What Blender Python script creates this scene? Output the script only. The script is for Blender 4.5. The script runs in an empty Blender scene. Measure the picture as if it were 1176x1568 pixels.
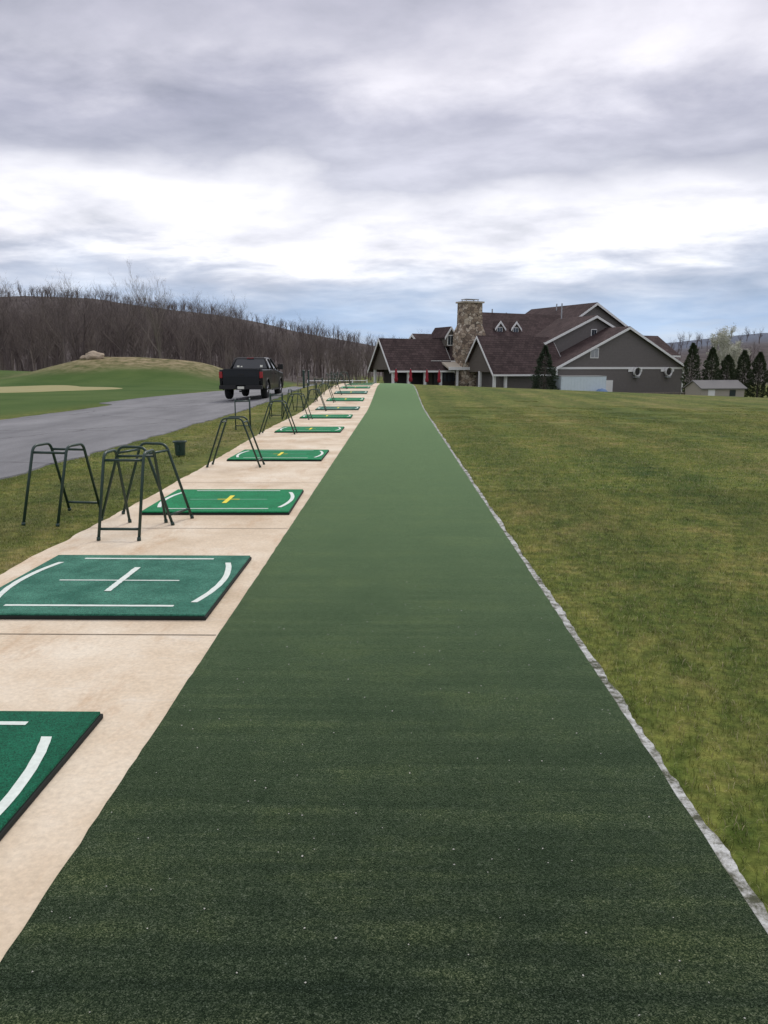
import bpy, bmesh, math, random
from mathutils import Matrix, Vector, noise
random.seed(7)
S=bpy.context.scene
COL=S.collection
rad=math.radians
# ------------------------------------------------------------------ helpers
def lin(r,g,b):
    f=lambda c:(c/255/12.92) if c/255<=0.04045 else ((c/255+0.055)/1.055)**2.4
    return (f(r),f(g),f(b),1)
def sm(a,b,x):
    t=max(0,min(1,(x-a)/(b-a))); return t*t*(3-2*t)
def mesh_obj(name,verts,faces,mats=None,parent=None,fm=None,smooth=False):
    me=bpy.data.meshes.new(name); me.from_pydata([tuple(v) for v in verts],[],faces); me.update()
    ob=bpy.data.objects.new(name,me); COL.objects.link(ob)
    if mats:
        for m in (mats if isinstance(mats,(list,tuple)) else [mats]): me.materials.append(m)
    if fm: me.polygons.foreach_set('material_index',fm)
    if smooth: me.polygons.foreach_set('use_smooth',[True]*len(me.polygons))
    if parent: ob.parent=parent
    return ob
def empty(name,loc=(0,0,0),rz=0):
    e=bpy.data.objects.new(name,None); COL.objects.link(e); e.location=loc; e.rotation_euler=(0,0,rz); e.empty_display_size=.3
    return e
class MB:
    """mesh builder"""
    def __init__(s): s.v=[]; s.f=[]; s.m=[]
    def add(s,vs,fs,mi=0):
        o=len(s.v); s.v+= [tuple(v) for v in vs]; s.f+=[tuple(i+o for i in f) for f in fs]; s.m+=[mi]*len(fs)
    def box(s,x0,x1,y0,y1,z0,z1,mi=0):
        vs=[(x0,y0,z0),(x1,y0,z0),(x1,y1,z0),(x0,y1,z0),(x0,y0,z1),(x1,y0,z1),(x1,y1,z1),(x0,y1,z1)]
        s.add(vs,[(0,3,2,1),(4,5,6,7),(0,1,5,4),(1,2,6,5),(2,3,7,6),(3,0,4,7)],mi)
    def prism(s,pts,fn,t0,t1,mi=0):
        n=len(pts); vs=[fn(p[0],t0,p[1]) for p in pts]+[fn(p[0],t1,p[1]) for p in pts]
        fs=[tuple(range(n))[::-1],tuple(range(n,2*n))]+[(i,(i+1)%n,n+(i+1)%n,n+i) for i in range(n)]
        s.add(vs,fs,mi)
    def tube(s,pts,r,n=8,mi=0,cap=True):
        pts=[Vector(p) for p in pts]; rr=r if isinstance(r,(list,tuple)) else [r]*len(pts)
        rings=[]; up=None
        for i,p in enumerate(pts):
            t=(pts[min(i+1,len(pts)-1)]-pts[max(i-1,0)]).normalized()
            if up is None:
                up=Vector((0,0,1)) if abs(t.z)<.9 else Vector((1,0,0))
            a=(up-t*up.dot(t)).normalized(); up=a; b=t.cross(a)
            rings.append([p+(a*math.cos(k*2*math.pi/n)+b*math.sin(k*2*math.pi/n))*rr[i] for k in range(n)])
        vs=[v for rg in rings for v in rg]; fs=[]
        for i in range(len(pts)-1):
            for k in range(n):
                fs.append((i*n+k,i*n+(k+1)%n,(i+1)*n+(k+1)%n,(i+1)*n+k))
        if cap and n>2: fs+=[tuple(range(n))[::-1],tuple((len(pts)-1)*n+k for k in range(n))]
        s.add(vs,fs,mi)
    def lathe(s,prof,n=20,mi=0,c=(0,0,0),axis='z'):
        vs=[];fs=[]
        for (r,z) in prof:
            for k in range(n):
                a=2*math.pi*k/n
                if axis=='z': vs.append((c[0]+r*math.cos(a),c[1]+r*math.sin(a),c[2]+z))
                elif axis=='x': vs.append((c[0]+z,c[1]+r*math.cos(a),c[2]+r*math.sin(a)))
                else: vs.append((c[0]+r*math.cos(a),c[1]+z,c[2]+r*math.sin(a)))
        for i in range(len(prof)-1):
            for k in range(n): fs.append((i*n+k,i*n+(k+1)%n,(i+1)*n+(k+1)%n,(i+1)*n+k))
        s.add(vs,fs,mi)
    def obj(s,name,mats,parent=None,smooth=False,recalc=True,bevel=0):
        ob=mesh_obj(name,s.v,s.f,mats,parent,s.m,smooth)
        if recalc:
            bm=bmesh.new(); bm.from_mesh(ob.data); bmesh.ops.recalc_face_normals(bm,faces=bm.faces); bm.to_mesh(ob.data); bm.free()
        if bevel:
            md=ob.modifiers.new('b','BEVEL'); md.width=bevel; md.segments=2; md.limit_method='ANGLE'
        return ob
# ------------------------------------------------------------------ materials
class NT:
    def __init__(s,name):
        s.mat=bpy.data.materials.new(name); s.mat.use_nodes=True; s.t=s.mat.node_tree; s.n=s.t.nodes
        s.b=s.n['Principled BSDF']; s.pos=None
    def N(s,t,**k):
        n=s.n.new(t)
        for a,v in k.items(): setattr(n,a,v)
        return n
    def L(s,a,b): s.t.links.new(a,b)
    def P(s,scale=(1,1,1),obj=False):
        if obj: src=s.N('ShaderNodeTexCoord').outputs['Object']
        else: src=s.N('ShaderNodeNewGeometry').outputs['Position']
        m=s.N('ShaderNodeMapping'); m.inputs['Scale'].default_value=scale; s.L(src,m.inputs['Vector']); return m.outputs[0]
    def noise(s,vec,scale,detail=4,rough=.55):
        n=s.N('ShaderNodeTexNoise'); n.inputs['Scale'].default_value=scale; n.inputs['Detail'].default_value=detail; n.inputs['Roughness'].default_value=rough
        s.L(vec,n.inputs['Vector']); return n.outputs['Fac']
    def cells(s,vec,scale):
        v=s.N('ShaderNodeTexVoronoi'); v.inputs['Scale'].default_value=scale; s.L(vec,v.inputs['Vector'])
        sp=s.N('ShaderNodeSeparateColor'); s.L(v.outputs['Color'],sp.inputs[0]); return sp.outputs[0]
    def ramp(s,fac,stops):
        r=s.N('ShaderNodeValToRGB'); e=r.color_ramp.elements
        while len(e)<len(stops): e.new(.5)
        for i,(p,c) in enumerate(stops):
            e[i].position=p; e[i].color=c if len(c)==4 else (*c,1)
        s.L(fac,r.inputs[0]); return r.outputs[0]
    def mix(s,f,a,b,mode='MIX'):
        m=s.N('ShaderNodeMix',data_type='RGBA',blend_type=mode)
        for sock,v in ((m.inputs[0],f),(m.inputs[6],a),(m.inputs[7],b)):
            if isinstance(v,(int,float)): sock.default_value=v
            elif isinstance(v,tuple): sock.default_value=v if len(v)==4 else (*v,1)
            else: s.L(v,sock)
        return m.outputs[2]
    def math(s,op,a,b=0):
        m=s.N('ShaderNodeMath',operation=op)
        for sock,v in ((m.inputs[0],a),(m.inputs[1],b)):
            if isinstance(v,(int,float)): sock.default_value=v
            else: s.L(v,sock)
        return m.outputs[0]
    def bump(s,h,strength=.4,dist=.01):
        b=s.N('ShaderNodeBump'); b.inputs['Strength'].default_value=strength; b.inputs['Distance'].default_value=dist
        s.L(h,b.inputs['Height']); s.L(b.outputs[0],s.b.inputs['Normal'])
    def fin(s,col,rough=.8,spec=.3,metal=0):
        if isinstance(col,tuple): s.b.inputs['Base Color'].default_value=col if len(col)==4 else (*col,1)
        else: s.L(col,s.b.inputs['Base Color'])
        s.b.inputs['Roughness'].default_value=rough; s.b.inputs['Specular IOR Level'].default_value=spec; s.b.inputs['Metallic'].default_value=metal
        return s.mat
def simple(name,col,rough=.6,var=.25,scale=8,spec=.3,metal=0,bump=0):
    t=NT(name); v=t.P((1,1,1),True); n=t.noise(v,scale,5)
    c=t.mix(n,tuple(x*(1-var) for x in col[:3]),tuple(min(1,x*(1+var)) for x in col[:3]))
    if bump: t.bump(n,bump,.01)
    return t.fin(c,rough,spec,metal)
def grass_color(t):
    p=t.P(); 
    big=t.noise(t.P((1,.45,1)),.30,4,.6); mid=t.noise(p,1.7,7,.74); fine=t.noise(p,26,3,.7)
    m=t.math('ADD',t.math('MULTIPLY',big,.42),t.math('MULTIPLY',mid,.58))
    c=t.ramp(m,[(.37,(.043,.076,.016)),(.45,(.083,.112,.023)),(.52,(.116,.134,.032)),(.58,(.162,.157,.050)),(.66,(.25,.205,.10))])
    w=t.N('ShaderNodeTexWave',bands_direction='X'); w.inputs['Scale'].default_value=.16; w.inputs['Distortion'].default_value=1.2; w.inputs['Detail'].default_value=3; w.inputs['Detail Scale'].default_value=1.5
    t.L(t.P((1,-.12,1)),w.inputs['Vector'])
    c=t.mix(1.0,c,t.ramp(w.outputs['Fac'],[(.2,(.88,.90,.88)),(.8,(1.10,1.08,1.05))]),'MULTIPLY')
    c2=t.ramp(fine,[(.3,(.62,.62,.60)),(.7,(1.35,1.33,1.3))]); cl=t.noise(p,7,4,.7)
    c=t.mix(1.0,c,t.ramp(cl,[(.36,(.62,.70,.62)),(.5,(1,1,1)),(.64,(1.4,1.28,1.35))]),'MULTIPLY')
    return t.mix(1.0,c,c2,'MULTIPLY'),fine
def m_ground():
    t=NT('ground_mat'); g,fine=grass_color(t)
    at=t.N('ShaderNodeAttribute',attribute_name='zone'); sp=t.N('ShaderNodeSeparateColor'); t.L(at.outputs['Color'],sp.inputs[0])
    p=t.P()
    dryn=t.noise(p,1.1,7,.75)
    dry=t.ramp(dryn,[(.36,(.075,.085,.03)),(.46,(.17,.145,.07)),(.60,(.31,.25,.15))])
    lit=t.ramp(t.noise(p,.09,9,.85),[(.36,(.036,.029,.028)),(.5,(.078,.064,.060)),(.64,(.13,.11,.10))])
    fair=t.ramp(t.noise(p,.15,4,.6),[(.35,(.046,.090,.018)),(.65,(.085,.130,.034))])
    fair=t.mix(1.0,fair,t.ramp(fine,[(.3,(.8,.8,.8)),(.7,(1.15,1.15,1.15))]),'MULTIPLY')
    c=t.mix(sp.outputs[2],g,fair); c=t.mix(sp.outputs[0],c,dry)
    far=t.N('ShaderNodeAttribute',attribute_name='farhill_haze'); lit=t.mix(far.outputs['Fac'],lit,(.105,.125,.165,1)); c=t.mix(sp.outputs[1],c,lit)  # aerial haze painted into the ground colour of the far right hills
    t.bump(fine,.6,.02); return t.fin(c,.95,.1)
def m_blade(k=1.0):
    t=NT('grass_blade_mat'); g,_=grass_color(t)
    oi=t.N('ShaderNodeAttribute',attribute_name='bc')
    c=t.mix(oi.outputs['Fac'],t.mix(1.0,g,(1.6*k,1.62*k,1.55*k,1),'MULTIPLY'),(.46,.39,.24,1))
    return t.fin(c,.7,.2)
def m_turf():
    t=NT('turf_mat'); p=t.P()
    f=t.cells(p,330); f2=t.noise(p,70,3,.75); m=t.noise(p,1.7,7,.72); s=t.noise(t.P((.22,5,1)),1.0,6,.72)
    ff=t.math('ADD',t.math('MULTIPLY',f,.55),t.math('MULTIPLY',f2,.45))
    c=t.ramp(ff,[(.20,(.003,.006,.004)),(.45,(.011,.018,.0105)),(.62,(.027,.038,.022)),(.76,(.060,.074,.048)),(.88,(.14,.16,.12))])
    ws=t.noise(t.P((.5,14,1)),1.0,4,.6)
    c=t.mix(1.0,c,t.ramp(ws,[(.36,(.72,.75,.78)),(.6,(1.22,1.2,1.15))]),'MULTIPLY')
    k=t.ramp(t.math('ADD',t.math('MULTIPLY',m,.55),t.math('MULTIPLY',s,.45)),[(.38,(.55,.62,.68)),(.5,(1,1,1)),(.61,(1.65,1.55,1.2))])
    c=t.mix(1.0,c,k,'MULTIPLY')
    t.bump(ff,.5,.004)
    t.b.inputs['Sheen Weight'].default_value=.72; t.b.inputs['Sheen Roughness'].default_value=.345; t.b.inputs['Sheen Tint'].default_value=(.57,.87,.40,1)
    return t.fin(c,.95,.03)
def m_mat(name,a,b):
    t=NT(name); p=t.P(); f=t.cells(p,300); f2=t.noise(p,60,3,.7); m=t.noise(p,3.5,6,.72)
    c=t.mix(t.ramp(m,[(.38,(0,0,0)),(.66,(1,1,1))]),a,b)
    c=t.mix(1.0,c,t.ramp(t.math('ADD',t.math('MULTIPLY',f,.5),t.math('MULTIPLY',f2,.5)),[(.25,(.45,.45,.45)),(.7,(1.5,1.5,1.5))]),'MULTIPLY')
    t.bump(f2,.4,.004); t.b.inputs['Sheen Weight'].default_value=.08
    return t.fin(c,.95,.05)
def m_concrete():
    t=NT('concrete_mat'); p=t.P()
    a=t.noise(p,.9,7,.65); b=t.noise(p,40,4,.7); st=t.noise(t.P((1,.35,1)),3,6,.75)
    c=t.ramp(a,[(.34,(.54,.43,.30)),(.5,(.67,.555,.41)),(.66,(.76,.67,.53))])
    c=t.mix(t.ramp(st,[(.53,(0,0,0)),(.70,(.6,.6,.6))]),c,(.50,.33,.19,1))
    st2=t.noise(t.P((.8,2.5,1)),2.3,6,.75)
    c=t.mix(t.ramp(st2,[(.57,(0,0,0)),(.72,(.5,.5,.5))]),c,(.72,.68,.60,1))
    c=t.mix(1.0,c,t.ramp(b,[(.3,(.84,.84,.84)),(.7,(1.08,1.08,1.08))]),'MULTIPLY')
    t.bump(b,.25,.003); return t.fin(c,.85,.2)
def m_asphalt():
    t=NT('asphalt_mat'); p=t.P()
    a=t.noise(t.P((1,.25,1)),.8,6,.65); b=t.noise(p,70,3,.8); ck=t.N('ShaderNodeTexVoronoi',feature='DISTANCE_TO_EDGE'); ck.inputs['Scale'].default_value=.30
    nn=t.N('ShaderNodeTexNoise'); nn.inputs['Scale'].default_value=1.5; t.L(p,nn.inputs['Vector'])
    wv=t.mix(.35,p,nn.outputs['Color']); t.L(wv,ck.inputs['Vector'])
    c=t.ramp(a,[(.3,(.13,.13,.135)),(.7,(.235,.235,.24))])
    c=t.mix(1.0,c,t.ramp(b,[(.3,(.7,.7,.7)),(.7,(1.25,1.25,1.25))]),'MULTIPLY')
    c=t.mix(t.ramp(ck.outputs['Distance'],[(0,(.7,.7,.7)),(.012,(0,0,0))]),c,(.06,.06,.06,1))
    t.bump(b,.3,.004); return t.fin(c,.85,.25)
def m_seam():
    t=NT('edging_mat'); p=t.P(); a=t.noise(p,9,7,.78); b=t.noise(p,90,3,.7)
    c=t.ramp(a,[(.40,(.07,.075,.045)),(.47,(.24,.24,.21)),(.57,(.50,.51,.49))])
    c=t.mix(1.0,c,t.ramp(b,[(.3,(.7,.7,.7)),(.7,(1.2,1.2,1.2))]),'MULTIPLY'); t.bump(a,.2,.004)
    return t.fin(c,.9,.2)
def m_siding(name,col,vert=False):
    t=NT(name); p=t.P((1,1,1),True); w=t.N('ShaderNodeTexWave',bands_direction='Z' if not vert else 'X',wave_profile='SAW')
    w.inputs['Scale'].default_value=1.6 if not vert else .9
    t.L(p,w.inputs['Vector']); n=t.noise(p,2.5,4)
    c=t.mix(n,tuple(x*.85 for x in col[:3]),tuple(x*1.12 for x in col[:3]))
    c=t.mix(1.0,c,t.ramp(w.outputs[0],[(0,(.6,.6,.6)),(.15,(1,1,1))]),'MULTIPLY')
    t.bump(w.outputs[0],.5,.03); return t.fin(c,.8,.2)
def m_roof():
    t=NT('shingle_mat'); p=t.P((1,1,1),True)
    br=t.N('ShaderNodeTexBrick'); br.inputs['Scale'].default_value=1; br.inputs['Brick Width'].default_value=.5; br.inputs['Row Height'].default_value=.22
    br.inputs['Mortar Size'].default_value=.015; br.inputs['Color1'].default_value=(.060,.044,.043,1); br.inputs['Color2'].default_value=(.092,.068,.065,1); br.inputs['Mortar'].default_value=(.03,.024,.024,1)
    t.L(p,br.inputs['Vector']); n=t.noise(p,.7,6,.7)
    c=t.mix(1.0,br.outputs[0],t.ramp(n,[(.3,(.7,.7,.7)),(.7,(1.25,1.2,1.2))]),'MULTIPLY')
    return t.fin(c,.95,.08)
def m_stone():
    t=NT('fieldstone_mat'); p=t.P((1,1,1.5),True); v=t.N('ShaderNodeTexVoronoi'); v.inputs['Scale'].default_value=1.9; t.L(p,v.inputs['Vector'])
    e=t.N('ShaderNodeTexVoronoi',feature='DISTANCE_TO_EDGE'); e.inputs['Scale'].default_value=1.9; t.L(p,e.inputs['Vector'])
    sp=t.N('ShaderNodeSeparateColor'); t.L(v.outputs['Color'],sp.inputs[0])
    c=t.ramp(sp.outputs[0],[(0,(.13,.10,.08)),(.35,(.30,.23,.165)),(.7,(.44,.36,.27)),(1,(.58,.51,.41))])
    c=t.mix(t.ramp(e.outputs['Distance'],[(.02,(1,1,1)),(.07,(0,0,0))]),c,(.09,.075,.06,1))
    t.bump(e.outputs['Distance'],.6,.05); return t.fin(c,.9,.2)
M={}
M['ground']=m_ground(); M['blade']=m_blade(); M['bladef']=m_blade(1.3); M['turf']=m_turf(); M['conc']=m_concrete(); M['asph']=m_asphalt(); M['seam']=m_seam()
M['white']=simple('white_trim_mat',(.76,.76,.74),.6,.06); M['roof']=m_roof(); M['stone']=m_stone()
M['siding']=m_siding('siding_mat',(.175,.160,.152)); M['shake']=m_siding('shake_mat',(.15,.13,.112))
M['dark']=simple('dark_recess_mat',(.03,.027,.026),.5,.3); 
g=NT('window_glass_mat'); M['glass']=g.fin((.03,.04,.05),.08,.6)
M['mwhite']=simple('mat_line_white',(.66,.72,.66),.85,.25,40); M['myel']=simple('mat_line_yellow',(.78,.66,.06),.8,.15,40); M['mteal']=simple('mat_line_pale',(.22,.46,.32),.85,.25,40)
M['rub']=simple('rubber_mat',(.012,.016,.014),.8,.3)
M['mA']=m_mat('mat_green_dark',(.004,.080,.040),(.008,.115,.060)); M['mB']=m_mat('mat_green_worn',(.020,.110,.072),(.055,.19,.13)); M['mC']=m_mat('mat_green_bright',(.004,.16,.056),(.008,.215,.080))
M['tube']=simple('green_steel_mat',(.010,.034,.024),.4,.2,8,.5)
M['joint']=simple('joint_mat',(.16,.125,.09),.9,.4,20)
M['sand']=simple('sand_mat',(.29,.265,.12),.95,.15,1)
M['bark']=simple('bark_mat',(.19,.16,.135),.95,.35,6); M['bark2']=simple('bark_brown_mat',(.125,.102,.092),.95,.4,1)
M['needle']=simple('needle_mat',(.036,.055,.030),.85,.5,3); M['arb']=simple('arborvitae_mat',(.042,.060,.026),.85,.5,3); M['blossom']=simple('blossom_mat',(.55,.55,.45),.85,.3,3)
M['rock']=simple('rock_mat',(.42,.34,.25),.9,.35,2,bump=.6)
M['red']=simple('red_canvas_mat',(.26,.02,.032),.8,.2); M['cream']=simple('cream_mat',(.46,.41,.33),.8,.15)
M['metal']=simple('grey_metal_mat',(.35,.36,.37),.45,.15,5,.5,.5)
M['contw']=simple('trailer_white_mat',(.60,.68,.72),.5,.1,3); M['blue']=simple('blue_tarp_mat',(.12,.20,.34),.7,.3,3)
M['shedw']=simple('shed_wall_mat',(.36,.33,.28),.8,.15); M['shedr']=simple('shed_roof_mat',(.19,.185,.18),.9,.2)
M['wood']=simple('weathered_wood_mat',(.20,.17,.14),.9,.3); M['chip']=simple('pale_chip_mat',(.6,.58,.5),.8,.2)
# ------------------------------------------------------------------ terrain
def terr(x,y):
    w=sm(27,46,y)
    c=.53-.037*max(x,0)
    c=max(c,-1.6); c*=1-sm(4,9,-x)
    s2=sm(50,85,y)
    t=(-.85-1.5*sm(0,26,x))*(1-sm(9,18,-x))
    z=w*c*(1-s2)+s2*t
    z+=2.35*math.exp(-((x+26)/8.4)**4*.6-((y-80)/9)**2)*(1+.10*noise.noise(Vector((x*.25,y*.2,0))))
    z+=1.3*math.exp(-((x+45)/14.0)**2-((y-84)/10)**2)
    if x>10: z-=.6*sm(90,200,y)
    k=sm(60,200,y)+sm(16,60,abs(x))
    if k>0: z+=.25*min(1,k)*noise.noise(Vector((x*.03,y*.03,0)))*(0 if (-12.9<x<-5 and y<60) else 1)
    pts=[(-3000,88),(-900,82),(-405,69),(-300,68),(-171,50),(-110,38),(-24,21),(100,14),(200,16),(293,28),(381,36),(700,44),(3000,46)]
    xx=x*800/max(y,300) if y>300 else x*800/300
    A=pts[0][1]
    for (a,za),(b,zb) in zip(pts,pts[1:]):
        if a<=xx<=b: A=za+(zb-za)*(xx-a)/(b-a); break
    else: A=pts[-1][1] if xx>0 else pts[0][1]
    h=sm(300,800,y)
    z+=A*h*(max(y,300)/800 if y>800 else 1)*(1+.05*noise.noise(Vector((xx*.01,3,0))))
    if y>200: z+=h*5*noise.noise(Vector((x*.012,y*.008,1)))
    return z
def graded(lo,hi,fine0,fine1,step,grow):
    a=[]; v=fine0
    while v<=fine1: a.append(v); v+=step
    s=step; v=a[-1]
    while v<hi: s*=grow; v+=s; a.append(v)
    s=step; v=a[0]; L=[]
    while v>lo: s*=grow; v-=s; L.append(v)
    return L[::-1]+a
xs=graded(-2500,2500,-40,45,1.0,1.12); ys=graded(-60,2400,0,110,1.0,1.08)
V=[];F=[]
for y in ys:
    for x in xs: V.append((x,y,terr(x,y)-.02))
nx=len(xs)
for j in range(len(ys)-1):
    for i in range(nx-1): F.append((j*nx+i,j*nx+i+1,(j+1)*nx+i+1,(j+1)*nx+i))
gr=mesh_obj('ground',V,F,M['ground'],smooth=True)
fa=gr.data.attributes.new('farhill_haze','FLOAT','POINT'); fa.data.foreach_set('value',[sm(500,750,v[1])*sm(60,220,v[0]) for v in V])  # mask for the painted blue-grey haze, by distance and to the right
ca=gr.data.color_attributes.new('zone','FLOAT_COLOR','POINT')
for i,(x,y,z) in enumerate(V):
    nn=noise.noise(Vector((x*.2,y*.2,0)))
    dry=math.exp(-((x+26)/10.0)**4*.7-((y-81)/9)**4)*sm(70.5,75,y+4*nn)
    dry=max(dry,.45*math.exp(-((x+3.6)/.8)**2)*(y<60)*max(0,.6+nn*1.6)) if x<-3 else dry
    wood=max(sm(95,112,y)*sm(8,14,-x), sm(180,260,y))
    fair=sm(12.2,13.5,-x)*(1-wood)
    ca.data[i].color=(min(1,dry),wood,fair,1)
def sheet(name,x0f,x1f,y0,y1,off,mat,dy=.5,nxs=3):
    V=[];F=[];n=int((y1-y0)/dy)+1; 
    for j in range(n+1):
        y=y0+(y1-y0)*j/n; a=x0f(y) if callable(x0f) else x0f; b=x1f(y) if callable(x1f) else x1f
        cs=[(a-.012,-.03),(a,0)]+[(a+(b-a)*i/nxs,0) for i in range(1,nxs)]+[(b,0),(b+.012,-.03)]
        for x,dz in cs: V.append((x,y,terr(x,y)+off+dz))
    w=nxs+3
    for j in range(n):
        for i in range(w-1): F.append((j*w+i,j*w+i+1,(j+1)*w+i+1,(j+1)*w+i))
    return mesh_obj(name,V,F,mat)
jit=lambda y,s,a:a*noise.noise(Vector((0,y*s,3.3)))
sheet('artificial_turf_strip',lambda y:-1.04+jit(y,9,.006),lambda y:1.035+jit(y+9,8,.008),-3,58,.008,M['turf'],dy=.08,nxs=4)
sheet('concrete_pad',lambda y:-3.02-.3*sm(9,22,y)-.25*sm(22,40,y)+jit(y,3,.03)+jit(y,12,.012),-1.02,-3,58,0,M['conc'],dy=.1)
sheet('turf_edging',lambda y:1.02,lambda y:1.077+jit(y,1.3,.020)+jit(y+40,5,.018)+jit(y+20,23,.012),-1,50,.004,M['seam'],dy=.025,nxs=2)
sheet('asphalt_road',lambda y:-11.9-1.3*sm(32.5,34.5,y)+jit(y,1,.12)+1.2*sm(40,55,y),lambda y:-5.62+jit(y,1.5,.14)+jit(y,6,.05)+.3*sm(30,45,y),-3,92,.004,M['asph'],dy=.2,nxs=8)
jb=MB()
for k in range(14):
    y=1.25+3.05*k
    z=terr(-2,y)+.003
    jb.add([(-3.0-.3*sm(9,22,y),y,z),(-1.055,y,z),(-1.055,y+.009,z),(-3.0-.3*sm(9,22,y),y+.009,z)],[(0,1,2,3)])
jb.obj('slab_joints',[M['joint']])
# small pale chips (broken tees, grit) on the turf
cb=MB(); rc=random.Random(5)
for i in range(260):
    x=rc.uniform(-1,1.0); y=rc.uniform(1.3,12) if i%2 else rc.uniform(1.3,5); s=rc.uniform(.0018,.0045); a=rc.uniform(0,6.28); z=.0095
    c,sn=math.cos(a)*s,math.sin(a)*s; el=rc.uniform(.4,1)
    cb.add([(x+c,y+sn,z),(x-sn*el,y+c*el,z),(x-c,y-sn,z),(x+sn*el,y-c*el,z),(x,y,z+s*.8)],[(0,1,4),(1,2,4),(2,3,4),(3,0,4)])
cb.obj('turf_debris',[M['chip']])
# bunker
bv=[]; bf=[]; n=48; nr=10
for q in range(nr+1):
    for k in range(n):
        a=2*math.pi*k/n; r=(1+.14*math.sin(3*a+1)+.08*math.sin(5*a))*max(q/nr,.001)
        x=-27.0+5.6*r*math.cos(a); y=56+8.5*r*math.sin(a); bv.append((x,y,terr(x,y)+(.03 if q<nr else -.05)))
for q in range(nr):
    for k in range(n): bf.append((q*n+k,(q+1)*n+k,(q+1)*n+(k+1)%n,q*n+(k+1)%n))
mesh_obj('sand_bunker',bv,bf,M['sand'])
# ------------------------------------------------------------------ grass tufts
def patch(nb,seed,half,wm,hm=1,mt='blade'):
    r=random.Random(seed); V=[];F=[];bc=[]
    for i in range(nb):
        x=r.uniform(-half,half); y=r.uniform(-half,half); h=r.uniform(.010,.030)*hm; w=r.uniform(.0009,.0018)*wm; a=r.uniform(0,6.28); l=r.uniform(.005,.034)*hm; b=r.uniform(0,6.28)
        dx,dy=w*math.cos(a),w*math.sin(a); lx,ly=l*math.cos(b),l*math.sin(b); o=len(V)
        V+=[(x-dx,y-dy,-.004),(x+dx,y+dy,-.004),(x+dx*.8+lx*.35,y+dy*.8+ly*.35,h*.6),(x-dx*.8+lx*.35,y-dy*.8+ly*.35,h*.6),(x+lx,y+ly,h)]
        F+=[(o,o+1,o+2,o+3),(o+3,o+2,o+4)]; c=r.uniform(.3,.95) if r.random()<.20 else r.uniform(0,.14); bc+=[c]*5
    me=bpy.data.meshes.new('grass_patch'); me.from_pydata(V,[],F); me.materials.append(M[mt])
    at=me.attributes.new('bc','FLOAT','POINT'); at.data.foreach_set('value',bc); return me
P=[patch(950,s,.27,1) for s in range(4)]; PF=[patch(1000,s+10,.53,2.4,1,'bladef') for s in range(3)]
rg=random.Random(3)
def scatter(name,x0,x1f,y0,ym,y1):
    e=empty(name); k=0
    for (st,pp,ya,yb) in ((.5,P,y0,ym),(1.0,PF,ym+.25,y1)):
        y=ya
        while y<yb:
            x1=x1f(y); x=x0+(st-.5)/2
            while x<x1:
                if rg.random()<1-sm(18,y1,y):
                    ob=bpy.data.objects.new('grass_tuft_%d'%k,pp[k%len(pp)]); COL.objects.link(ob); ob.parent=e
                    jj=0 if st<.6 or y<17 else .3
                    ob.location=(x+rg.uniform(0,jj),y+rg.uniform(-jj,jj),terr(x,y)-.018); ob.rotation_euler=(0,0,rg.randint(0,3)*math.pi/2); ob.scale=(1,1,rg.uniform(.8,1.2))
                k+=1; x+=st
            y+=st
scatter('lawn_grass',1.32,lambda y:1.8+y*.53,1.2,10.0,36)
scatter('verge_grass',-5.3,lambda y:-3.25,5,12.0,36)
# ------------------------------------------------------------------ golf mats
def golf_mat(xc,y0,mat,style,rz=0,w=1.6,d=1.55):
    z=terr(xc,y0+d/2); sl=(terr(xc,y0+d)-terr(xc,y0))/d
    e=empty('golf_hitting_mat',(xc,y0+d/2,z+.002),rz); e.rotation_euler=(math.atan(sl),0,rz)
    b=MB(); b.box(-w/2,w/2,-d/2,d/2,0,.022); b.obj('rubber_base',[M['rub']],e,bevel=.004)
    b=MB(); b.box(-w/2+.008,w/2-.008,-d/2+.008,d/2-.008,.022,.036); b.obj('turf_top',[mat],e,bevel=.005)
    L=MB(); zt=.038; t=.022
    def ln(p,q,th=t,mi=0,z=zt):
        p=Vector(p);q=Vector(q);dv=(q-p).normalized();nn=Vector((-dv.y,dv.x)); m=24; vs=[]
        for i in range(m+1):
            c=p.lerp(q,i/m); a=th*(1+.16*noise.noise(Vector((i*1.3,xc,y0+p[0])))); b2=th*(1+.16*noise.noise(Vector((i*1.3,xc+5,y0+p[0]))))
            vs+=[(*(c-nn*a),z),(*(c+nn*b2),z)]
        L.add(vs,[(2*i,2*i+2,2*i+3,2*i+1) for i in range(m)],mi)
    ln((-.55,-.60),(.55,-.60),.016); ln((-.52,.64),(.52,.64),.016)
    for sx in (-1,1):
        pl=[]
        for i in range(25):
            a=-1+2*i/24; pl.append((sx*(.66+.075*(1-a*a)),a*.52))
        vs=[]
        for i,p in enumerate(pl):
            o=.004*noise.noise(Vector((i*1.1,xc,y0))); vs+=[(p[0]-.022+o,p[1],zt),(p[0]+.022+o*.6,p[1],zt)]
        L.add(vs,[(2*i,2*i+1,2*i+3,2*i+2) for i in range(24)],0)
    if style=='w': ln((-.45,0),(.42,0),.010,0); ln((0,-.28),(0,.36),.023,0,zt+.002)
    else: ln((-.45,0),(.45,0),.010,1); ln((-.13,0),(.13,0),.015,2,zt+.001); ln((0,-.26),(0,.26),.026,2,zt+.002)
    L.obj('printed_lines',[M['mwhite'],M['mteal'],M['myel']],e,recalc=False)
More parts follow.
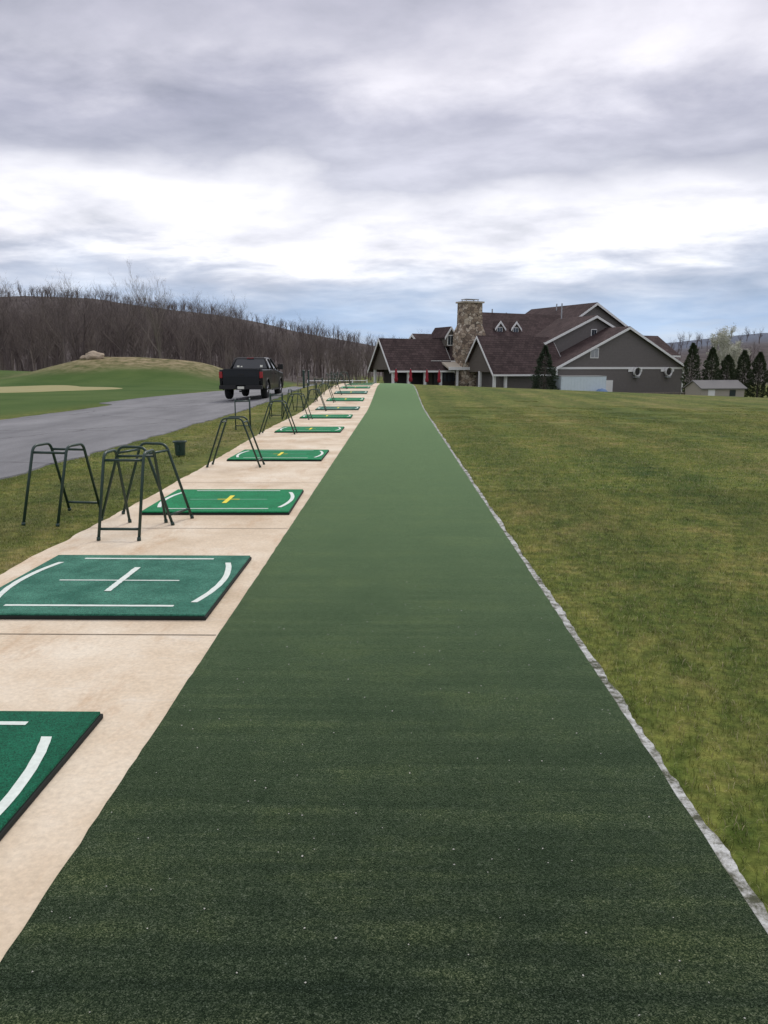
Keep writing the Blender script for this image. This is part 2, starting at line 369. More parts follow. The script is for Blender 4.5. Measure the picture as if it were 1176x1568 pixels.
for (xc,y0,mt,st,rz) in [(-2.11,1.66,'mA','w',0),(-1.98,4.57,'mB','w',0),(-1.95,8.05,'mC','y',rad(1)),(-2.05,12.85,'mC','y',0),(-2.14,18.6,'mC','y',0),(-2.2,23.9,'mC','y',rad(1)),(-2.18,28.5,'mB','y',0),(-2.2,33.2,'mC','y',0),(-2.2,37.4,'mB','y',0),(-2.2,41.5,'mC','y',0),(-2.2,45.5,'mC','y',0),(-2.2,49.5,'mC','y',0)]:
    golf_mat(xc,y0,M[mt],st,rz)
# ------------------------------------------------------------------ bag stands
def rounded(pts,r=.07,n=5):
    pts=[Vector(p) for p in pts]; out=[pts[0]]
    for a,b,c in zip(pts,pts[1:],pts[2:]):
        p=b+(a-b).normalized()*r; q=b+(c-b).normalized()*r
        for i in range(n+1):
            t=i/n; out.append(p*(1-t)**2+b*2*t*(1-t)+q*t*t)
    return out+[pts[-1]]
sb=MB()
for x in (-.185,.185): sb.tube(rounded([(x,-.42,0),(x,-.15,.77),(x,.15,.77),(x,.42,0)]),.0145)
for (y,z) in ((-.17,.705),(.17,.705),(-.385,.10)): sb.tube([(-.185,y,z),(.185,y,z)],.013)
for x in (-.185,.185):
    for y in (-.42,.42): sb.tube([(x,y,-.001),(x,y*.985,.03)],.019)
sme=None
for (x,y,r) in [(-2.52,7.22,0),(-2.58,7.80,74),(-3.47,7.85,172),(-2.56,12.22,90),(-3.95,19.9,12),(-2.80,18.35,88),(-3.0,23.5,80),(-3.75,24.3,5),(-2.95,28.1,90),(-3.7,28.4,170),(-3.0,32.6,85),(-3.6,33.4,10),(-3.0,36.9,95),(-3.7,37.2,0),(-3.0,41.0,85),(-3.5,41.6,20),(-3.0,45.0,90),(-3.6,45.6,0)]:
    if sme is None:
        o=sb.obj('golf_bag_stand',[M['tube']],smooth=True); sme=o.data
    else:
        o=bpy.data.objects.new('golf_bag_stand',sme); COL.objects.link(o)
    o.location=(x,y,terr(x,y)+.002); o.rotation_euler=(0,0,rad(r))
b=MB(); b.lathe([(0,.02),(.085,.02),(.10,.25),(.125,.25),(.125,.275),(.095,.275),(.085,.06),(0,.06)],20); b.box(-.02,.02,.09,.20,.0,.20); b.box(-.015,.015,-.14,-.10,.1,.2)
o=b.obj('ball_bucket',[M['tube']]); o.location=(-3.88,13.75,-.02)
def post(x,y,h=1.0,r=.05):
    b=MB(); b.lathe([(r,0),(r,h-.08),(r*1.25,h-.08),(r*1.25,h-.02),(r*.6,h),(0,h)],12); o=b.obj('marker_post',[M['tube']]); o.location=(x,y,terr(x,y)-.02)
post(-5.15,43.5,1.0,.06); post(-5.6,50,1.0,.05)
# ------------------------------------------------------------------ pickup truck
def truck(loc,rz):
    T=empty('pickup_truck',loc,rz)
    paint=NT('truck_paint').fin((.004,.004,.005),.3,.35); paint.node_tree.nodes['Principled BSDF'].inputs['Coat Weight'].default_value=.15
    blk=simple('truck_black_plastic',(.02,.02,.02),.6,.2); rim=simple('rim_mat',(.35,.35,.36),.35,.1,5,.5,.7)
    tire=simple('tire_mat',(.018,.018,.018),.85,.2); gl=NT('truck_glass').fin((.025,.03,.035),.05,.7)
    rl=NT('tail_light_mat').fin((.30,.012,.012),.2,.5)
    wh=simple('plate_mat',(.7,.7,.6),.5,.1)
    R=.52; w1,w2=1.25,4.85; zc=.42
    prof=[(0.05,.58)]
    for c in (w1,w2):
        for i in range(13):
            a=math.pi-math.pi*i/12; z=zc+R*math.sin(a); prof.append((c+R*math.cos(a),max(z,.46)))
    prof+=[(5.80,.50),(5.85,.75),(5.80,1.05),(5.65,1.18),(4.35,1.28),(4.2,1.33),(2.0,1.36),(0.03,1.36),(0.0,1.0)]
    for sx in (-1,1):
        b=MB(); b.prism(prof,lambda s,t,z:(t,s,z),sx*.86,sx*.98); b.obj('side_panel',[paint],T,bevel=.03)
        for c in (w1,w2):
            pts=[(sx*.985,c+(R+.01)*math.cos(math.pi*i/14),zc+(R+.01)*math.sin(math.pi*i/14)) for i in range(15)]
            b=MB(); b.tube(pts,.03,6); b.obj('fender_flare',[blk],T,smooth=True)
        b=MB(); b.box(sx*1.0 if sx>0 else -1.25,1.25 if sx>0 else -1.0,4.0,4.1,1.36,1.62); b.box(min(sx*.85,sx*1.05),max(sx*.85,sx*1.05),4.04,4.09,1.40,1.46); b.obj('mirror',[blk],T,bevel=.02)
        b=MB(); x0,x1=sorted((sx*.84,sx*.985)); b.box(x0,x1,-.03,.06,.98,1.26); b.obj('tail_light',[rl],T,bevel=.01)
    b=MB(); b.box(-.87,.87,.1,5.7,.50,.72); b.box(-.87,.87,2.0,4.3,.72,1.345); b.box(-.86,.86,4.3,5.7,.72,1.14); b.box(-.87,.87,.15,2.0,.72,.86); b.obj('chassis',[blk],T)
    b=MB(); b.prism([(4.25,1.32),(5.6,1.20),(5.78,1.08),(5.80,.7),(4.25,.7)],lambda s,t,z:(t,s,z),-.855,.855); b.obj('hood',[paint],T,bevel=.03)
    b=MB(); b.box(-.82,.82,0,.10,.66,1.37); b.box(-.70,.70,-.012,.0,1.02,1.30,0); b.box(-.77,.77,-.03,.02,1.33,1.385); b.obj('tailgate',[paint],T,bevel=.015)
    b=MB(); b.box(-.14,.14,-.03,-.012,1.10,1.17); b.obj('tailgate_handle',[blk],T,bevel=.01)
    b=MB(); b.box(-.97,-.22,-.16,.06,.48,.66); b.box(.22,.97,-.16,.06,.48,.66); b.box(-.22,.22,-.10,.06,.46,.62); b.obj('rear_bumper',[blk],T,bevel=.02)
    b=MB(); b.box(-.15,.15,-.115,-.102,.50,.61); b.obj('license_plate',[wh],T)
    b=MB(); b.box(-.05,.05,-.22,.0,.36,.44); b.obj('hitch',[blk],T)
    b=MB(); b.box(-.88,.88,5.72,5.93,.42,.72); b.obj('front_bumper',[rim],T,bevel=.03)
    z0,z1=1.35,1.90
    lo=[(-.90,2.02),(.90,2.02),(.90,4.35),(-.90,4.35)]; hi=[(-.70,2.22),(.70,2.22),(.70,3.55),(-.70,3.55)]
    b=MB(); b.add([(x,y,z0) for x,y in lo]+[(x,y,z1-.05) for x,y in hi],[(0,3,2,1),(4,5,6,7),(0,1,5,4),(1,2,6,5),(2,3,7,6),(3,0,4,7)]); b.obj('window_glass',[gl],T)
    b=MB(); b.add([(x*1.02,y+(-.03 if y<3 else .03),z1-.06) for x,y in hi]+[(x*.93,y+(.05 if y<3 else -.1),z1+.02) for x,y in hi],[(0,3,2,1),(4,5,6,7),(0,1,5,4),(1,2,6,5),(2,3,7,6),(3,0,4,7)]); b.obj('cab_roof',[paint],T,bevel=.03)
    b=MB()
    for i in range(4):
        p=(lo[i][0],lo[i][1],z0); q=(hi[i][0],hi[i][1],z1-.03); b.tube([p,q],.055,6)
    for sx in (-1,1): b.tube([(sx*.905,3.15,z0),(sx*.705,3.0,z1-.03)],.05,6)
    b.tube([(-.9,2.02,z0+.02),(.9,2.02,z0+.02)],.04,6); b.obj('pillars',[paint],T,smooth=True)
    b=MB(); b.box(-.16,.16,2.15,2.2,1.87,1.905); b.obj('high_brake_light',[rl],T)
    b=MB()
    for (x0,x1,za,zb) in ((-.62,-.50,1.46,1.54),(-.44,-.36,1.46,1.52),(.48,.60,1.46,1.56)): 
        yy=lambda z:2.02+.2*(z-1.35)/.5-.012
        b.add([(x0,yy(za),za),(x1,yy(za),za),(x1,yy(zb),zb),(x0,yy(zb),zb)],[(0,1,2,3)])
    b.obj('window_stickers',[wh],T)
    b=MB()
    for yy in (2.05,3.1,4.2): b.box(.981,.984,yy,yy+.015,.60,1.34)
    for yy in (2.3,3.3): b.box(.982,1.01,yy,yy+.2,1.15,1.19)
    b.box(.985,1.05,2.1,4.2,.40,.46); b.box(-1.05,-.985,2.1,4.2,.40,.46); b.obj('door_details',[blk],T)
    for sx in (-1,1):
        for c in (w1,w2):
            b=MB()
            b.lathe([(.22,0),(.36,0),(.405,.03),(.42,.07),(.42,.21),(.40,.25),(.36,.28),(.22,.28)],28,0,(sx*.84-.14 if sx>0 else -.98+0,c,.42),'x')
            b.obj('tire',[tire],T,smooth=True)
            b=MB(); xo=sx*.955
            b.lathe([(.0,0),(.05,.0),(.05,-.03*sx),(.20,-.05*sx),(.235,.0),(.25,-.02*sx)],28,0,(xo,c,.42),'x')
            for k in range(5):
                a=k*2*math.pi/5; b.tube([(xo,c,.42),(xo+.0,c+.21*math.cos(a),.42+.21*math.sin(a))],.03,5)
            b.obj('wheel_rim',[rim],T,smooth=True)
truck((-6.95,34.9,.004+terr(-6.95,37)),rad(-1))
# ------------------------------------------------------------------ clubhouse
th=rad(28); C=empty('clubhouse',(20.4,100,0),th)
mu=[M['siding'],M['roof'],M['white'],M['shake'],M['glass'],M['dark'],M['stone'],M['cream'],M['metal']]
def wing(nm,axis,s0,s1,t0,t1,base,eave,ridge,wall=0,ov=.5,peak=None,trim0=True,trim1=True,rth=.22):
    fn=(lambda s,t,z:(s,t,z)) if axis=='v' else (lambda s,t,z:(t,s,z))
    pk=(s0+s1)/2 if peak is None else peak
    b=MB(); b.prism([(s0,base),(s1,base),(s1,eave),(pk,ridge),(s0,eave)],fn,t0,t1,wall); b.obj(nm+'_walls',mu,C)
    ka=(ridge-eave)/(pk-s0); kb=(ridge-eave)/(s1-pk); g=.015
    pa=[(s0-ov,eave-ov*ka+g),(pk,ridge+g),(pk,ridge+rth+g),(s0-ov,eave-ov*ka+rth+g)]
    pb=[(s1+ov,eave-ov*kb+g),(pk,ridge+g),(pk,ridge+rth+g),(s1+ov,eave-ov*kb+rth+g)]
    b=MB(); b.prism(pa,fn,t0-ov,t1+ov,1); b.prism(pb,fn,t0-ov,t1+ov,1); b.obj(nm+'_roof',mu,C)
    b=MB()
    for flag,ta,tb in ((trim0,t0-ov-.08,t0-ov-.003),(trim1,t1+ov+.003,t1+ov+.08)):
        if flag:
            for q,kk,sg in ((pa,ka,-1),(pb,kb,1)):
                b.prism([(q[0][0],q[0][1]-.16),(q[1][0],q[1][1]-.16),(q[2][0],q[2][1]-.06),(q[3][0],q[3][1]-.06)],fn,ta,tb,2)
    b.prism([(s0-ov-.06,pa[0][1]-.03),(s0-ov-.004,pa[0][1]-.03),(s0-ov-.004,pa[3][1]-.03),(s0-ov-.06,pa[3][1]-.03)],fn,t0-ov,t1+ov,2)
    b.prism([(s1+ov+.06,pb[0][1]-.03),(s1+ov+.004,pb[0][1]-.03),(s1+ov+.004,pb[3][1]-.03),(s1+ov+.06,pb[3][1]-.03)],fn,t0-ov,t1+ov,2)
    b.obj(nm+'_trim',mu,C)
wing('garage_wing','v',0,22.6,0,12,-3,1.6,6.7,0,peak=11.7)
wing('middle_gable','v',1.3,17.7,4,14,-3,4.8,8.3,0,peak=9.5)
wing('main_gable','v',4.2,23.5,8,22,-3,5.0,10.4,0,peak=13.1)
wing('porch_wing','u',1,7.6,-8.8,2,1.0,1.15,5.3,3)
wing('main_hall','u',8,16.4,-5.5,12,-3,5,8.8,0)
wing('pavilion','u',8,13.4,-19.4,-11.0,1.3,1.6,5.0,3)
wing('rear_annex','u',4,12,16,25.2,-3,3.4,6.0,0)
wing('lounge_wing','u',9,18,-13,-4,-3,2.6,5.8,3)
b=MB(); b.box(-7.6,2,1.6,7.4,-3,1.0,0); b.box(-18,-12,11,13,-3,1.3,5); b.obj('lower_walls',mu,C)
b=MB()
for (u,v) in [(-8.7,1.15),(-8.7,4.3),(-8.7,7.4),(-7.0,1.15)]: b.box(u-.15,u+.15,v-.15,v+.15,-3,1.1,2)
for (u,v) in [(-19.2,8.15),(-19.2,13.2),(-17,8.15),(-14.6,8.15),(-12.2,8.15)]: b.box(u-.14,u+.14,v-.14,v+.14,-3,1.45,2)
for u in (-10.4,): b.box(u-.12,u+.12,6.9,7.14,-3,1.35,2)
b.obj('porch_posts',mu,C)
b=MB(); b.prism([(6.6,1.35),(9.4,2.5),(9.4,2.7),(6.6,1.55)],lambda s,t,z:(t,s,z),-12,-8.2,7); b.box(-12,-8.2,6.5,6.59,1.25,1.62,2); b.obj('low_porch_roof',mu,C)
b=MB(); b.box(-13,-4,8.5,8.95,-3,1.6,5); 
for k in range(7): b.box(-12.6+k*.8,-12.0+k*.8,8.42,8.49,-.2,1.3,4)
b.obj('porch_glass_wall',mu,C)
b=MB()
cu,cv=-8.0,8.0
b.add([(cu-1.9,cv-1.3,-3),(cu+1.9,cv-1.3,-3),(cu+1.9,cv+1.3,-3),(cu-1.9,cv+1.3,-3),(cu-1.75,cv-1.2,5.8),(cu+1.75,cv-1.2,5.8),(cu+1.75,cv+1.2,5.8),(cu-1.75,cv+1.2,5.8),(cu-1.35,cv-.95,7.0),(cu+1.35,cv-.95,7.0),(cu+1.35,cv+.95,7.0),(cu-1.35,cv+.95,7.0),(cu-1.3,cv-.95,9.75),(cu+1.3,cv-.95,9.75),(cu+1.3,cv+.95,9.75),(cu-1.3,cv+.95,9.75)],
 [(i+4*r,(i+1)%4+4*r,(i+1)%4+4*r+4,i+4*r+4) for r in range(3) for i in range(4)]+[(12,13,14,15)],6)
b.box(cu-1.5,cu+1.5,cv-1.12,cv+1.12,9.75,9.95,7)
for (x,y) in ((-.9,-.5),(.9,-.5),(.9,.5),(-.9,.5)): b.box(cu+x-.04,cu+x+.04,cv+y-.04,cv+y+.04,9.95,10.2,8)
b.box(cu-1.0,cu+1.0,cv-.6,cv+.6,10.2,10.26,8); b.obj('stone_chimney',mu,C)
def dormer(nm,u,v0,z0,w,h,dp):
    fn=lambda s,t,z:(s,t,z); b=MB()
    b.prism([(u-w/2,z0),(u+w/2,z0),(u+w/2,z0+h*.55),(u,z0+h),(u-w/2,z0+h*.55)],fn,v0,v0+dp,3)
    k=(h*.45)/(w/2); o=.22
    for sx in (-1,1):
        b.prism([(u+sx*(w/2+o),z0+h*.55-o*k+.02),(u,z0+h+.02),(u,z0+h+.16),(u+sx*(w/2+o),z0+h*.55-o*k+.16)],fn,v0-.2,v0+dp,1)
        b.prism([(u+sx*(w/2+o),z0+h*.55-o*k-.16),(u,z0+h-.16),(u,z0+h+.17),(u+sx*(w/2+o),z0+h*.55-o*k+.15)],fn,v0-.27,v0-.203,2)
    b.box(u-w*.34,u+w*.34,v0-.06,v0-.004,z0+.1,z0+h*.62,2); b.box(u-w*.27,u-.04,v0-.09,v0-.063,z0+.2,z0+h*.56,4); b.box(u+.04,u+w*.27,v0-.09,v0-.063,z0+.2,z0+h*.56,4)
    b.obj(nm,mu,C)
dormer('dormer_a',-2.3,9.3,5.9,1.35,1.7,3); dormer('dormer_b',.35,9.3,5.9,1.35,1.7,3); dormer('dormer_c',-9.9,9.6,4.3,1.5,2.4,4)
b=MB()
b.box(5.5,6.9,-.07,-.004,2.75,4.1,2); b.box(5.62,6.15,-.10,-.073,2.87,3.98,8); b.box(6.25,6.78,-.10,-.073,2.87,3.98,8)
b.box(-.05,22.65,-.09,-.004,1.35,1.62,2)
b.box(-.08,.18,-.10,-.004,-3,1.34,2); b.box(22.42,22.68,-.10,-.004,-3,1.34,2)
b.box(8.4,9.6,-.08,-.004,-2.6,-.1,2); b.box(9.0,10.0,3.90,3.996,5.6,6.7,2); b.box(9.1,9.47,3.87,3.897,5.7,6.6,4); b.box(9.53,9.9,3.87,3.897,5.7,6.6,4)
for (u0,u1) in ((12.2,13.1),(14.0,14.7),(18.2,18.9),(20.1,20.7)): b.box(u0,u1,-.14,-.093,1.0,1.34,2)
b.obj('gable_window_and_trim',mu,C)
for u in (13.55,19.4):
    b=MB(); b.lathe([(0,-.25),(.30,-.25),(.34,-.18),(.62,-.12),(.62,-.45),(.56,-.45),(.52,-.2)],24,2,(u,-.1,1.0),'y'); b.lathe([(0,-.3),(.45,-.28),(.45,-.2)],24,5,(u,-.1,1.0),'y'); b.box(u-.4,u+.4,-.5,-.1,.2,.42,8); b.obj('wall_fan',mu,C)
b=MB()
for (u,v,z) in ((2.5,14.5,8.2),(-1,13,8.5),(8,9,9.3),(12,15,9.8)): b.tube([(u,v,z-1),(u,v,z+1.1)],.09,8,8)
b.obj('roof_vent_pipes',mu,C)
x,y=22.3,95; T=empty('storage_trailer',(x,y,terr(x,y)),rad(12))
b=MB(); b.box(-2.9,2.9,-1.1,1.1,.35,2.75,0); 
for k in range(15): b.box(-2.8+k*.4,-2.72+k*.4,-1.13,-1.103,.4,2.7,0)
b.box(-2.92,2.92,-1.14,1.14,2.75,2.83,1); b.obj('trailer_box',[M['contw'],M['metal']],T)
b=MB()
for xx in (-1.2,1.2): b.lathe([(0,-.1),(.36,-.1),(.36,.1),(0,.1)],16,0,(xx,-.9,.36),'y')
b.obj('trailer_wheels',[M['rub']],T)
b=MB(); b.lathe([(.0,1.7),(.5,1.55),(1.0,1.0),(1.25,.3),(1.3,0)],14,0); o=b.obj('tarp_covered_pile',[M['blue']],smooth=True); o.location=(24.6,93.5,terr(24.6,93.5)); o.scale=(1,.8,.85)
for (x,y) in ((.0,93),(1.75,94),(3.75,95),(5.3,96)):
    b=MB(); b.lathe([(.03,0),(.03,.6),(.03,2.35),(.0,2.4)],8,1); b.lathe([(.3,0),(.3,.06),(.05,.1)],14,1)
    pr=[(.09,.75),(.20,.80),(.23,1.1),(.15,1.3),(.18,1.7),(.11,2.1),(.03,2.3)]; b.lathe(pr,12,0); o=b.obj('closed_patio_umbrella',[M['red'],M['metal']],smooth=True); o.location=(x,y,terr(x,y)-.02)
x,y=38.2,94; T=empty('garden_shed',(x,y,terr(x,y)),rad(14)); b=MB()
b.prism([(-1.6,0),(1.6,0),(1.6,1.5),(0,2.3),(-1.6,1.5)],lambda s,t,z:(t,s,z),-2.9,2.9,0)
for sx in (-1,1): b.prism([(sx*1.85,1.40),(0,2.32),(0,2.44),(sx*1.85,1.52)],lambda s,t,z:(t,s,z),-3.1,3.1,1)
b.box(-2.0,-1.1,-1.64,-1.605,.1,1.4,2); b.box(.9,1.7,-1.64,-1.605,.6,1.3,3)
b.obj('shed_body',[M['shedw'],M['shedr'],M['white'],M['glass']],T)
def fence(name,pts,h,step,mat,rails=2):
    b=MB()
    for (a,c) in zip(pts,pts[1:]):
        n=max(1,int(math.dist(a,c)/step))
        for i in range(n+1):
            x=a[0]+(c[0]-a[0])*i/n; y=a[1]+(c[1]-a[1])*i/n; z=terr(x,y); b.box(x-.06,x+.06,y-.06,y+.06,z-.1,z+h)
            if i<n:
                x2=a[0]+(c[0]-a[0])*(i+1)/n; y2=a[1]+(c[1]-a[1])*(i+1)/n; z2=terr(x2,y2)
                for r in range(rails): 
                    hh=h*(.9-.42*r); b.tube([(x,y,z+hh),(x2,y2,z2+hh)],.04,4)
    b.obj(name,[mat])
fence('deck_railing',[(28.5,93),(36,95)],1.0,1.2,M['wood'],2)
fence('rail_fence',[(-9.5,84),(-3.2,86)],1.1,1.6,M['white'],2)
fence('split_rail_fence',[(-12,95),(-4,100)],1.2,2.2,M['wood'],3)
# ------------------------------------------------------------------ trees
def bare_tree(seed,H=12,lv=4,spread=.55,k=4,up=.35,thin=1.0):
    r=random.Random(seed); b=MB()
    def br(p,d,L,rad0,lev):
        n=3 if lev<2 else 2; pts=[p]; rr=[rad0]; q=p.copy(); dd=d.copy()
        for i in range(n):
            dd=(dd+Vector((r.uniform(-1,1),r.uniform(-1,1),r.uniform(-.5,.9)))*(.12 if lev==0 else .24)).normalized()
            q=q+dd*(L/n); pts.append(q.copy()); rr.append(rad0*(1-(i+1)/n*.72))
        b.tube(pts,rr,5 if lev==0 else 3,0,cap=False)
        if lev<lv:
            m=k+4 if lev==0 else k
            for j in range(m):
                t=r.uniform(.28,1) if lev==0 else r.uniform(.25,1); t*=n; i=min(int(t),n-1); f=t-i
                pp=pts[i].lerp(pts[i+1],f); a=r.uniform(0,6.28); 
                side=Vector((math.cos(a),math.sin(a),r.uniform(-.1,.6)))
                nd=(dd*(1-spread)+side*spread+Vector((0,0,up*.5))).normalized()
                br(pp,nd,L*r.uniform(.42,.66)*(.8 if lev==0 else 1),max(rad0*(1-.7*t/n)*.55,.006*thin),lev+1)
    br(Vector((0,0,-.3)),Vector((0,0,1)),H*.74,H*.014*thin,0)
    me=bpy.data.meshes.new('bare_tree'); me.from_pydata(b.v,[],b.f); return me
TM=[bare_tree(s,12,4,.48+.05*(s%3),4,thin=1.35) for s in range(6)]
for i,m in enumerate(TM): m.materials.append(M['bark2'] if i%3 else M['bark'])
TH=[bare_tree(s+60,12,3,.5,5,thin=1.9) for s in range(5)]
for m in TH: m.materials.append(M['bark2'])
wd=empty('bare_woodland'); k=0
def tree(x,y,s,parent,far=False):
    global k
    o=bpy.data.objects.new('bare_tree_%d'%k,TH[k%5] if far else TM[k%6]); COL.objects.link(o); o.parent=parent; o.location=(x,y,terr(x,y)); o.rotation_euler=(0,0,random.uniform(0,6.28)); z=s*random.uniform(.85,1.15); o.scale=(s*random.uniform(.9,1.15),s*random.uniform(.9,1.15),z); k+=1
for i in range(500):
    y=116+150*random.random()**1.1; px=random.uniform(-90,600); x=(px-606)/1198*y
    if x>-7 and y<135: continue
    tp=464+64*sm(150,600,px)+8*math.sin(px*.05)   # crown-top line falls away to the right
    s=((563-tp)/1219*y*.98+1.6-terr(x,y))/11.0*random.uniform(.60,1.06); s=min(s,1.7)
    tree(x,y,s,wd)
for i in range(120):
    y=random.uniform(104,150); px=random.uniform(-90,560); x=(px-606)/1198*y; tree(x,y,random.uniform(.22,.38),wd)
hw=empty('hillside_woodland')
for i in range(760):
    y=random.uniform(380,830); px=random.uniform(-120,640) if random.random()<.85 else random.uniform(1020,1300); x=(px-606)/1198*y; tree(x,y,random.uniform(.7,1.0),hw,True)
for (px,y,s) in ((612,150,.62),(640,150,.7),(655,160,.75),(628,165,.6),(598,155,.7)): tree((px-606)/1198*y,y,s,wd)
def lone(px,y,H,seed,thin=1.0,mat='bark'):
    me=bare_tree(seed,H,4,.40,4,thin=thin); me.materials.append(M[mat]); x=(px-606)/1198*y
    o=bpy.data.objects.new('bare_tree',me); COL.objects.link(o); o.location=(x,y,terr(x,y))
lone(250,106,13.2,31,1.3); lone(345,118,9,32,1.2,'bark2'); lone(98,112,10.0,33,1.2,'bark2'); lone(470,118,7.5,34,1.3,'bark2')
def conifer(name,x,y,H,Rr,mat,n=5200,columnar=False,seed=1,base=.3):
    r=random.Random(seed); T=empty(name,(x,y,terr(x,y)))
    b=MB(); b.tube([(0,0,-.2),(0,0,H*.5),(0,0,H*.96)],[.13,.08,.02],7,0)
    nb=70
    for i in range(nb):
        t=i/nb; z=base+t*(H-base)*.95; a=i*2.4; R=(Rr*(1-t)**.8 if not columnar else Rr*min(1,(1-t)*2.2)**.6*(.75+.25*min(1,t*5)))*.85
        b.tube([(0,0,z),(R*math.cos(a),R*math.sin(a),z+(-.1 if not columnar else .4)*R)],[.03,.01],3,0)
    b.obj('trunk_and_limbs',[M['bark2']],T)
    V=[];F=[]
    for i in range(n):
        t=r.random()**(.9 if columnar else 1.45); z=base+t*(H-base)
        lob=1+.16*math.sin(z*7+3*math.sin(z*2))
        a=r.uniform(0,6.283); R=(Rr*(1-t)**.85 if not columnar else Rr*min(1,(1-t)*2.0)**.65*(.8+.2*min(1,t*6)))
        R*=lob*(1+.22*noise.noise(Vector((math.cos(a)*1.5,math.sin(a)*1.5,z*1.3+seed*7)))*1.6)
        rr=R*(.45+.55*r.random()**.5); p=Vector((rr*math.cos(a),rr*math.sin(a),z+r.uniform(-.1,.1)))
        s=r.uniform(.06,.16); d=Vector((math.cos(a)+r.uniform(-.5,.5),math.sin(a)+r.uniform(-.5,.5),r.uniform(-.5,.4) if not columnar else r.uniform(.3,1.3))).normalized()*s*1.5
        w=Vector((r.uniform(-1,1),r.uniform(-1,1),r.uniform(-1,1))).normalized()*s*.45; o=len(V)
        V+=[p-w,p+w,p+d+w*.4,p+d-w*.4]; F.append((o,o+1,o+2,o+3))
    mesh_obj('foliage',V,F,M[mat],T)
conifer('spruce_tree',17.8,94,6.1,1.95,'needle',7500,seed=3)
for i,(px,tp,y,R) in enumerate(((1056,527,97,.95),(1086,534,97,.95),(1110,545,97,1.0),(1134,538,97,.95),(1158,541,97,1.0),(1185,536,97,1.0),(1210,540,97,1.0))):
    x=(px-606)/1198*y; top=1.55+(563-tp)/1219*y; conifer('arborvitae_tree',x,y,top-terr(x,y),R,'arb',4800,True,seed=20+i,base=.1)
def blossom(x,y,H,seed):
    T=empty('blossoming_tree',(x,y,terr(x,y))); me=bare_tree(seed,H,3,.4,4); me.materials.append(M['bark2']); o=bpy.data.objects.new('branches',me); COL.objects.link(o); o.parent=T
    r=random.Random(seed); V=[];F=[]; vs=me.vertices
    for i in range(9000):
        p=Vector(vs[r.randrange(len(vs))].co)
        if p.z<H*.2: continue
        p+=Vector((r.gauss(0,.16),r.gauss(0,.16),r.gauss(0,.16))); s=r.uniform(.04,.09)
        u=Vector((r.uniform(-1,1),r.uniform(-1,1),r.uniform(-1,1))).normalized()*s; w=Vector((r.uniform(-1,1),r.uniform(-1,1),r.uniform(-1,1))).normalized()*s; q=len(V); V+=[p-u,p-w,p+u,p+w]; F.append((q,q+1,q+2,q+3))
    mesh_obj('blossoms',V,F,M['blossom'],T)
blossom(42.5,104,8.2,51); blossom(45.5,108,7.0,52)
def rock(x,y,s,seed):
    bm=bmesh.new(); bmesh.ops.create_icosphere(bm,subdivisions=3,radius=1)
    for v in bm.verts: v.co*=1+.28*noise.noise(v.co*1.3+Vector((seed,0,0)))+.08*noise.noise(v.co*4+Vector((seed,0,0)))
    me=bpy.data.meshes.new('boulder'); bm.to_mesh(me); bm.free(); me.materials.append(M['rock']); o=bpy.data.objects.new('boulder',me); COL.objects.link(o); o.location=(x,y,terr(x,y)+s[2]*.4); o.scale=s
rock(-30.2,78,(.95,.7,.5),1); rock(-31.4,78.5,(.4,.4,.25),2)
# ------------------------------------------------------------------ sky / light
w=bpy.data.worlds.new('World'); S.world=w; w.use_nodes=True; nt=w.node_tree; N=nt.nodes; bg=N['Background']; Lk=nt.links.new
SUN_EL,SUN_AZ=rad(48),rad(20)
sky=N.new('ShaderNodeTexSky'); sky.sky_type='NISHITA'; sky.sun_disc=False; sky.sun_elevation=SUN_EL; sky.sun_rotation=SUN_AZ
tc=N.new('ShaderNodeTexCoord'); nrm=N.new('ShaderNodeVectorMath'); nrm.operation='NORMALIZE'; Lk(tc.outputs['Generated'],nrm.inputs[0])
sep=N.new('ShaderNodeSeparateXYZ'); Lk(nrm.outputs[0],sep.inputs[0])
def mth(op,a,b=0,c=None):
    m=N.new('ShaderNodeMath'); m.operation=op
    for i,v in enumerate((a,b) if c is None else (a,b,c)):
        if isinstance(v,(int,float)): m.inputs[i].default_value=v
        else: Lk(v,m.inputs[i])
    return m.outputs[0]
# cloud-layer plane coordinates: direction / (height + curvature term)
den=mth('ADD',mth('MAXIMUM',sep.outputs[2],0.0),.16)
pc=N.new('ShaderNodeCombineXYZ'); Lk(mth('DIVIDE',sep.outputs[0],den),pc.inputs[0]); Lk(mth('DIVIDE',sep.outputs[1],den),pc.inputs[1])
def ns(scale,sv,detail,rough,dist=0,src=None,loc=(0,0,0)):
    mp=N.new('ShaderNodeMapping'); mp.inputs['Scale'].default_value=sv; mp.inputs['Location'].default_value=loc; mp.inputs['Rotation'].default_value=(0,0,.25); Lk(src or nrm.outputs[0],mp.inputs[0]); n=N.new('ShaderNodeTexNoise'); n.inputs['Scale'].default_value=scale; n.inputs['Detail'].default_value=detail; n.inputs['Roughness'].default_value=rough; n.inputs['Distortion'].default_value=dist; Lk(mp.outputs[0],n.inputs['Vector']); return n.outputs['Fac']
def rmp(f,st):
    r=N.new('ShaderNodeValToRGB'); e=r.color_ramp.elements
    while len(e)<len(st): e.new(.5)
    for i,(p,c) in enumerate(st): e[i].position=p; e[i].color=c
    Lk(f,r.inputs[0]); return r.outputs[0]
n1=ns(1.15,(1,1,1),8,.52,.35,pc.outputs[0],(3.1,1.7,0)); n2=ns(3.2,(.8,1,1),9,.56,.2,pc.outputs[0],(7,2,0)); n3=ns(2.0,(1,1,3.0),6,.5,.3)
zz=mth('ADD',sep.outputs[2],mth('MULTIPLY',mth('SUBTRACT',n3,.5),.16)); zz=mth('ADD',zz,mth('MULTIPLY',mth('SUBTRACT',n2,.5),.09))
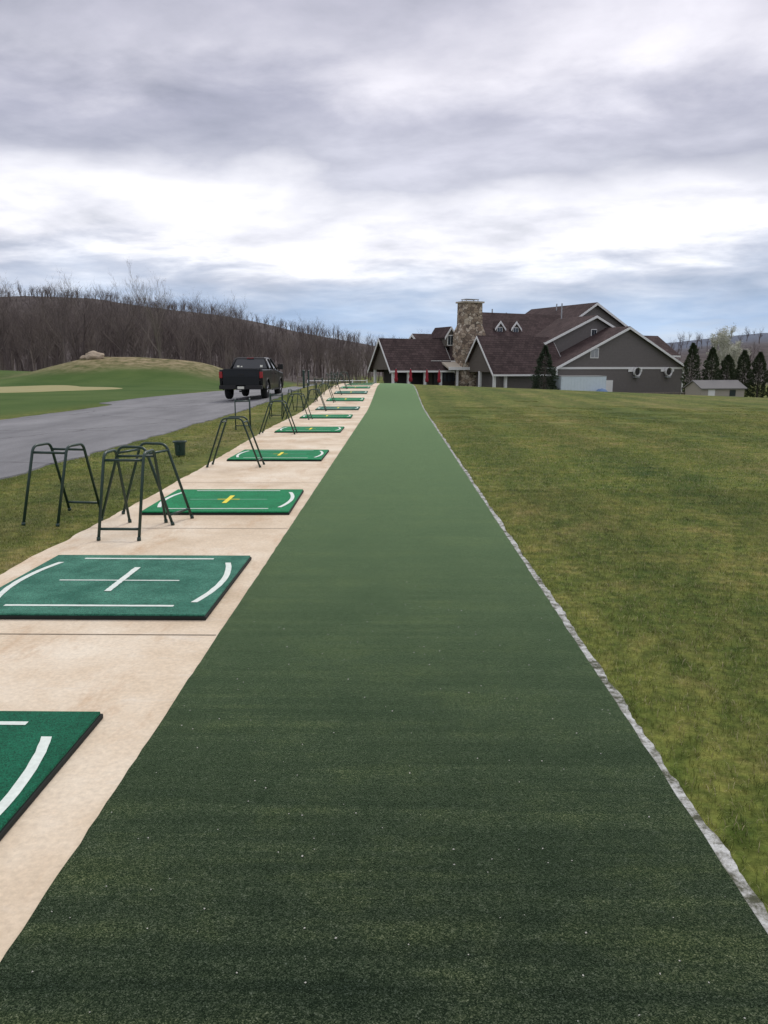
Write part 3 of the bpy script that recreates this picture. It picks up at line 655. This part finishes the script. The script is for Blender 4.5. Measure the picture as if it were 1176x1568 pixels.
base=rmp(zz,[(0.0,lin(196,210,228)),(.04,lin(166,190,222)),(.08,lin(180,195,218)),(.115,lin(200,207,222)),(.15,lin(248,248,252)),(.20,lin(242,242,247)),(.235,lin(184,186,199)),(.28,lin(186,187,201)),(.33,lin(216,215,224)),(.42,lin(200,199,211)),(1,lin(240,240,246))])
det=rmp(mth('ADD',mth('MULTIPLY',n1,.6),mth('MULTIPLY',n2,.4)),[(.34,(.60,.615,.66,1)),(.44,(.83,.83,.87,1)),(.52,(1.04,1.03,1.04,1)),(.64,(1.36,1.34,1.31,1))])
lowmask=rmp(sep.outputs[2],[(.02,(.25,.25,.25,1)),(.14,(1,1,1,1))])
mx=N.new('ShaderNodeMix'); mx.data_type='RGBA'; mx.blend_type='MULTIPLY'; Lk(lowmask,mx.inputs[0]); Lk(base,mx.inputs[6]); Lk(det,mx.inputs[7])
sc=N.new('ShaderNodeVectorMath'); sc.operation='SCALE'; Lk(mx.outputs[2],sc.inputs[0]); sc.inputs['Scale'].default_value=11.5
m2=N.new('ShaderNodeMix'); m2.data_type='RGBA'; m2.inputs[0].default_value=.93; Lk(sky.outputs[0],m2.inputs[6]); Lk(sc.outputs[0],m2.inputs[7])
Lk(m2.outputs[2],bg.inputs['Color']); bg.inputs['Strength'].default_value=.1
sl=bpy.data.lights.new('sun','SUN'); sl.energy=1.5; sl.angle=rad(14); sl.color=(1,.96,.9); so=bpy.data.objects.new('sun',sl); COL.objects.link(so)
d=Vector((math.sin(SUN_AZ)*math.cos(SUN_EL),math.cos(SUN_AZ)*math.cos(SUN_EL),math.sin(SUN_EL))); so.rotation_euler=d.to_track_quat('Z','Y').to_euler()
# ------------------------------------------------------------------ camera
cd=bpy.data.cameras.new('camera'); cam=bpy.data.objects.new('camera',cd); COL.objects.link(cam); S.camera=cam
cam.location=(0,0,1.55); cam.rotation_euler=(rad(90-10.63),0,rad(.88)); cd.sensor_fit='VERTICAL'; cd.sensor_height=24; cd.lens=24*1178/1568; cd.clip_end=6000; cd.clip_start=.05
S.view_settings.view_transform='Standard'; S.view_settings.look='None'; S.view_settings.exposure=0
